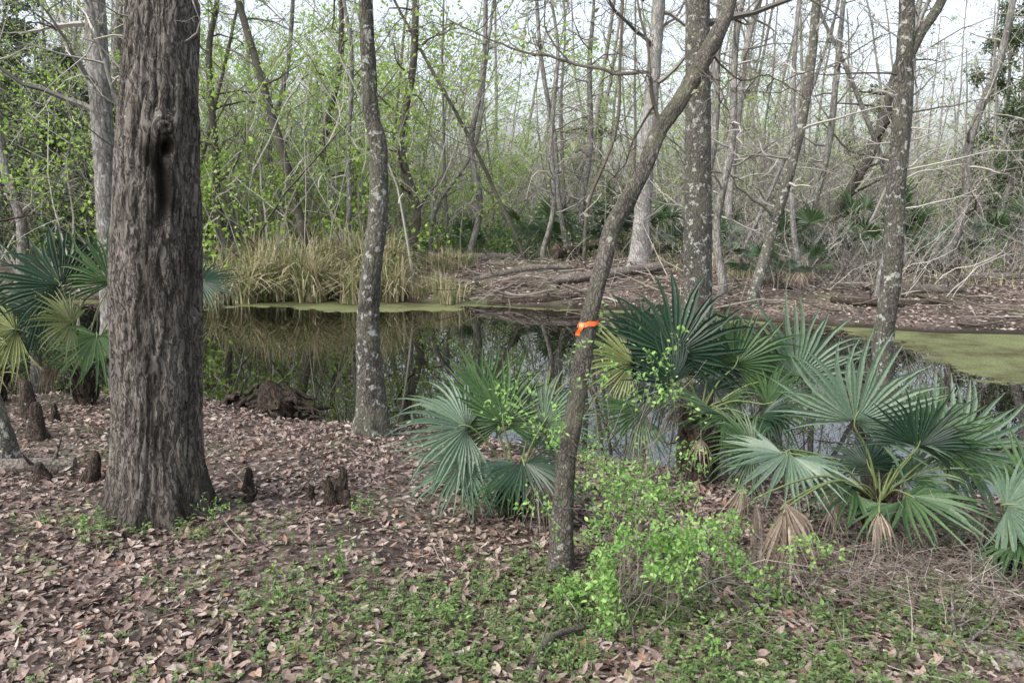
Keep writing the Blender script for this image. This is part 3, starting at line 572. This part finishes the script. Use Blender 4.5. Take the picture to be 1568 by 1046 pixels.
log('fallen_log',[(10.5,19.3,.1,.1),(11.6,19.9,.12,.12),(12.8,20.0,.1,.09)],M_log,seed=94)
mb=MB(); rg=np.random.default_rng(90)
def stick(x,y,L,r,tilt=.1,mi=0,h=.02,k=4,kids=(0,2)):
    a=rg.uniform(0,6.28); branch(mb,(x,y,gh(x,y)+h),(math.cos(a),math.sin(a),rg.normal()*tilt),L,r,1,rg,k=k,mi=mi,seg=5,up=0,wander=.12,kids=kids)
for _ in range(320):
    x=rg.uniform(-5,5); y=rg.uniform(2.6,8.8)
    if y<yN(x)-.1: stick(x,y,rg.uniform(.1,.5),rg.uniform(.002,.006),.03)
for _ in range(320):
    x=rg.uniform(-2.5,6); stick(x,float(yF(x))+.2+rg.exponential(2.2),rg.uniform(.4,2.0),rg.uniform(.006,.028),.12,h=.06)
for _ in range(200):
    x=rg.uniform(6,14); stick(x,float(yF(x))+rg.uniform(.3,8),rg.uniform(.4,2.0),rg.uniform(.006,.03),.12,h=.06)
mb.obj('fallen_sticks',[M_stick],False)
mb=MB()
for _ in range(420):
    x=rg.normal()*.6+2.4; y=rg.normal()*.3+4.4; stick(x,y,rg.uniform(.2,.6),rg.uniform(.002,.0045),.28,h=rg.uniform(.0,.10),k=3,kids=(1,3))
for _ in range(230):
    x=rg.uniform(.6,3.2); y=rg.uniform(3.3,5.4); stick(x,y,rg.uniform(.2,.6),rg.uniform(.0015,.0035),.3,h=rg.uniform(.0,.06),k=3,kids=(1,3))
mb.obj('brush_pile',[M_stick],False)

# ------------------------------------------------------------------ leaf litter
def scatter_litter(name,n,xr,yr,far,mat,lr,seed,simple):
    rg=np.random.default_rng(seed)
    if far: y=rg.uniform(*yr,n)
    else: y=(rg.uniform(yr[0]**1.2,yr[1]**1.2,n))**(1/1.2)
    x=rg.uniform(*xr,n)
    if not far: x=x*(y/yr[1])
    ok=(y>yF(x)+.15) if far else (y<yN(x)-.05)
    msk=n2(x,y,.9,31); ok&=(rg.random(n)<np.clip((.70-msk)*6,.4,1))
    if not far:
        bare=np.exp(-((x+.75)/.6)**2-((y-5.6)/.9)**2)+np.exp(-((x+1.6)/.5)**2-((y-4.3)/.5)**2); ok&=rg.random(n)>bare*.6
    x,y=x[ok],y[ok]; n=len(x); z=ground_h(x,y)
    nr=nrm(np.stack([rg.normal(size=n)*.4,rg.normal(size=n)*.4,np.ones(n)],-1)); a=rg.uniform(0,6.28,n)
    ax=np.stack([np.cos(a),np.sin(a),rg.normal(size=n)*.15],-1)
    ln=lr[0]+(lr[1]-lr[0])*rg.beta(1.6,2.2,n); wd=ln*rg.uniform(.32,.65,n)
    mb=MB(); pos=np.stack([x,y,z+rg.uniform(.003,.025,n)],-1)
    leaves(mb,pos,ax,nr,ln,wd,0,fold=.15,curl=rg.normal(size=n)*.45,simple=simple)
    mb.obj(name,[mat],False)
scatter_litter('leaf_litter',88000,(-8,8),(2.3,10.2),False,M_litter,(.022,.085),51,False)
scatter_litter('far_bank_leaf_litter',60000,(-14,18),(14,30),True,M_litterf,(.07,.15),52,True)

# ------------------------------------------------------------------ ground cover plants
def cover(name,n,area,seed,mat,lr=(.015,.035),hr=(.02,.09)):
    rg=np.random.default_rng(seed); mb=MB(); P=[];A=[];Nn=[];Ls=[]
    xy=np.array([area(rg) for _ in range(n*3)]); nn_=n2(xy[:,0],xy[:,1],1.8,61); ok=(nn_>rg.uniform(.36,.64,len(xy)))&(xy[:,1]<yN(xy[:,0])-.1); xy=xy[ok][:n]; zz=ground_h(xy[:,0],xy[:,1])
    for (x,y),z in zip(xy,zz):
        h=rg.uniform(*hr); top=np.array([x+rg.normal()*.02,y+rg.normal()*.02,z+h])
        tube(mb,[(x,y,z-.01),top],[.0015,.001],3,1)
        for _ in range(rg.integers(4,11)):
            a=rg.uniform(0,6.28); t=rg.uniform(.3,1); p=np.array([x,y,z])*(1-t)+top*t
            P.append(p+np.array([math.cos(a),math.sin(a),0])*.008); A.append([math.cos(a),math.sin(a),rg.uniform(-.1,.5)]); Nn.append([rg.normal()*.2,rg.normal()*.2,1]); Ls.append(rg.uniform(*lr))
    P=np.array(P);Ls=np.array(Ls)
    leaves(mb,P,np.array(A),np.array(Nn),Ls,Ls*.55,0,fold=.12,curl=-.15)
    mb.obj(name,[mat,M_pet],False)
cover('ground_cover_plants',2000,lambda r:(r.normal()*1.0+.35,2.6+2.1*r.beta(1,1.6)),62,M_cover,(.01,.032))
cover('ground_cover_plants',700,lambda r:(r.uniform(-3.2,3),r.uniform(2.5,4.3)),63,M_cover,(.01,.032))
cover('ground_cover_plants',120,lambda r:(r.normal()*.6-2.3,r.normal()*.25+4.85),64,M_cover,(.02,.035),(.03,.12))
cover('ground_cover_plants',700,lambda r:(r.uniform(.6,2.6),r.uniform(2.6,4.3)),65,M_cover,(.012,.035),(.03,.1))

# ------------------------------------------------------------------ bright green shrub
mb=MB(); rg=np.random.default_rng(66); tips=[]
def sh(p,d,L,up=.04,r=.005,droop=.1,kids=(3,6)):
    branch(mb,(p[0],p[1],gh(p[0],p[1])-.02),d,L,r,2,rg,k=4,mi=0,seg=9,up=up,wander=.14,kids=kids,tips=tips,droop=droop,rmin=.0014)
for _ in range(6): sh((.62+rg.normal()*.05,4.25+rg.normal()*.06),(-.06+rg.normal()*.07,rg.normal()*.1,1),rg.uniform(1.0,1.4),droop=.02)
for _ in range(9): sh((.66+rg.normal()*.09,4.05+rg.normal()*.1),(rg.uniform(.3,1.1),rg.normal()*.2,.75),rg.uniform(.7,1.1),-.03)
for _ in range(11): sh((.50+rg.normal()*.09,3.75+rg.normal()*.08),(rg.normal()*.3+.05,rg.normal()*.3,.8),rg.uniform(.3,.6))
for _ in range(4): sh((1.0+rg.normal()*.2,4.1+rg.normal()*.15),(rg.normal()*.5,rg.normal()*.3,.7),rg.uniform(.4,.65),-.02)
Q=np.vstack(tips); n=13500; Q=Q[rg.integers(0,len(Q),n)]+rg.normal(size=(n,3))*.02
keep=n2(Q[:,0]*3,Q[:,2]*3,1.5,5)>.46; Q=Q[keep]; n=len(Q)
leaves(mb,Q,rdir(n,rg)+np.array([0,0,.15]),nrm(rg.normal(size=(n,3))*.5+np.array([0,-.2,1])),rg.uniform(.014,.034,n),rg.uniform(.009,.021,n),1,fold=.12,curl=-.1)
mb.obj('green_shrub',[M_stick,M_shrub],[0])
for q,(x,y) in enumerate([(-.95,4.2),(-1.0,5.2),(-1.15,3.7),(.9,3.2),(-2.6,4.6),(-1.95,4.9),(-.3,3.6)]):
    mb=MB(); tips=[]; rg=np.random.default_rng(300+q)
    for _ in range(3): branch(mb,(x,y,gh(x,y)-.02),(rg.normal()*.2,rg.normal()*.2,1),rg.uniform(.12,.3),.003,1,rg,k=3,seg=5,tips=tips,kids=(3,4))
    Q=np.vstack(tips); n=80; Q=Q[rg.integers(0,len(Q),n)]+rg.normal(size=(n,3))*.008
    leaves(mb,Q,rdir(n,rg),nrm(rg.normal(size=(n,3))*.4+np.array([0,0,1])),rg.uniform(.015,.03,n),rg.uniform(.008,.017,n),1)
    mb.obj('green_seedling',[M_twigd,M_shrub],[0])

# ------------------------------------------------------------------ grasses
def grass_field(name,xs_,ys_,Ls,seed,w=(.012,.024),droop=1.2):
    rg=np.random.default_rng(seed); n=len(xs_); z=np.maximum(ground_h(xs_,ys_),WZ)-.03
    a=rg.uniform(0,6.28,n); d=np.stack([np.cos(a),np.sin(a),np.zeros(n)],-1); s=np.stack([-np.sin(a),np.cos(a),np.zeros(n)],-1)
    lean=rg.uniform(.1,droop,n)[:,None]; wd=rg.uniform(*w,n)[:,None]; rows=[]; b0=np.stack([xs_,ys_,z],-1)
    for t in [0,.25,.5,.7,.85,1]:
        c=b0+d*(lean*Ls[:,None]*(t**2)*.8)+np.array([0,0,1])*(Ls[:,None]*(t-.55*lean*t**3))
        ww=wd*(1-t**2.2)*.5+.001; rows+= [c-s*ww,c+s*ww]
    V=np.stack(rows,1); q=np.array([[2*i,2*i+1,2*i+3,2*i+2] for i in range(5)]); F=(np.arange(n)[:,None,None]*12+q[None]).reshape(-1,4)
    mb=MB(); mb.add(V,F); mb.obj(name,[M_grass],False)
rg=np.random.default_rng(91)
cx=rg.uniform(-7.6,-3.0,36); cy=yF(cx)+rg.uniform(-.4,2.8,36); idx=rg.integers(0,36,8500); hh=rg.uniform(.7,1.25,36)
grass_field('marsh_grass_clump',cx[idx]+rg.normal(size=8500)*.14,cy[idx]+rg.normal(size=8500)*.14,rg.uniform(.5,1.85,8500)*hh[idx],92,(.022,.045),1.5)
cx=rg.uniform(-3,-1.2,9); cy=yF(cx)+rg.uniform(0,1,9); idx=rg.integers(0,9,700)
grass_field('marsh_grass_clump',cx[idx]+rg.normal(size=700)*.1,cy[idx]+rg.normal(size=700)*.1,rg.uniform(.3,.8,700),93)
grass_field('grass_tussock',rg.normal(size=900)*.28-1.75,rg.normal(size=900)*.25+23,rg.uniform(.3,.9,900),94)
cx=rg.uniform(-12,16,150); cy=yF(cx)+rg.uniform(4,12,150); idx=rg.integers(0,150,5000)
grass_field('woodland_grass',cx[idx]+rg.normal(size=5000)*.25,cy[idx]+rg.normal(size=5000)*.25,rg.uniform(.12,.4,5000),95)

# ------------------------------------------------------------------ orange flagging tape
mb=MB(); k=40; th=np.linspace(0,2*math.pi,k+1); c=np.array([.44,4.553,1.30]); rows=[]
for s,h in ((0,-.014),(1,.0),(2,.014)):
    rr=.059+.004*np.sin(th*5+s); rows.append(np.stack([c[0]+rr*np.cos(th),c[1]+rr*np.sin(th),c[2]+h-.012*np.cos(th-2.4)+.003*np.sin(7*th)],-1))
V=np.stack(rows,1).reshape(-1,3); F=[]
for i in range(k):
    for j in range(2): F.append([i*3+j,(i+1)*3+j,(i+1)*3+j+1,i*3+j+1])
mb.add(V,F)
p0=c+np.array([-.045,-.052,.01]); tl=np.linspace(0,1,8)
ce=p0+np.stack([-.018*tl+.005*np.sin(tl*6),-.012*np.sin(tl*5)-.004,-.07*tl],-1); sd_=np.array([.012,-.004,.0])
V=np.stack([ce-sd_,ce+sd_],1).reshape(-1,3); mb.add(V,[[2*i,2*i+1,2*i+3,2*i+2] for i in range(7)])
mb.obj('orange_flagging_tape',[M_tape],True)

# ------------------------------------------------------------------ light, world, camera
S=bpy.context.scene
w=bpy.data.worlds.new('World'); S.world=w; w.use_nodes=True; nt=w.node_tree
sky=N(nt,'ShaderNodeTexSky',sky_type='NISHITA'); sky.sun_disc=False; el=math.radians(48); rot=math.atan2(-.6,-.5)
sky.sun_elevation=el; sky.sun_rotation=rot; sky.air_density=1.0; sky.dust_density=5; sky.ozone_density=1
hs=N(nt,'ShaderNodeHueSaturation'); hs.inputs['Saturation'].default_value=.45; hs.inputs['Value'].default_value=2.6; nt.links.new(sky.outputs[0],hs.inputs['Color'])
bg=nt.nodes['Background']; nt.links.new(hs.outputs[0],bg.inputs[0]); bg.inputs[1].default_value=.15
sl=bpy.data.lights.new('sun','SUN'); sl.energy=1.0; sl.angle=math.radians(30); sl.color=(1,.98,.95)
so=bpy.data.objects.new('sun',sl); S.collection.objects.link(so)
sd3=Vector((math.sin(rot)*math.cos(el),math.cos(rot)*math.cos(el),math.sin(el))); so.rotation_euler=(sd3).to_track_quat('Z','Y').to_euler()
cam=bpy.data.cameras.new('camera'); cam.lens=28; cam.sensor_width=36; cam.clip_end=1500; cam.clip_start=.05
co=bpy.data.objects.new('camera',cam); S.collection.objects.link(co); co.location=(0,0,2.0); co.rotation_euler=(math.radians(80),0,0); S.camera=co
S.view_settings.view_transform='Standard'; S.view_settings.look='None'; S.view_settings.exposure=0
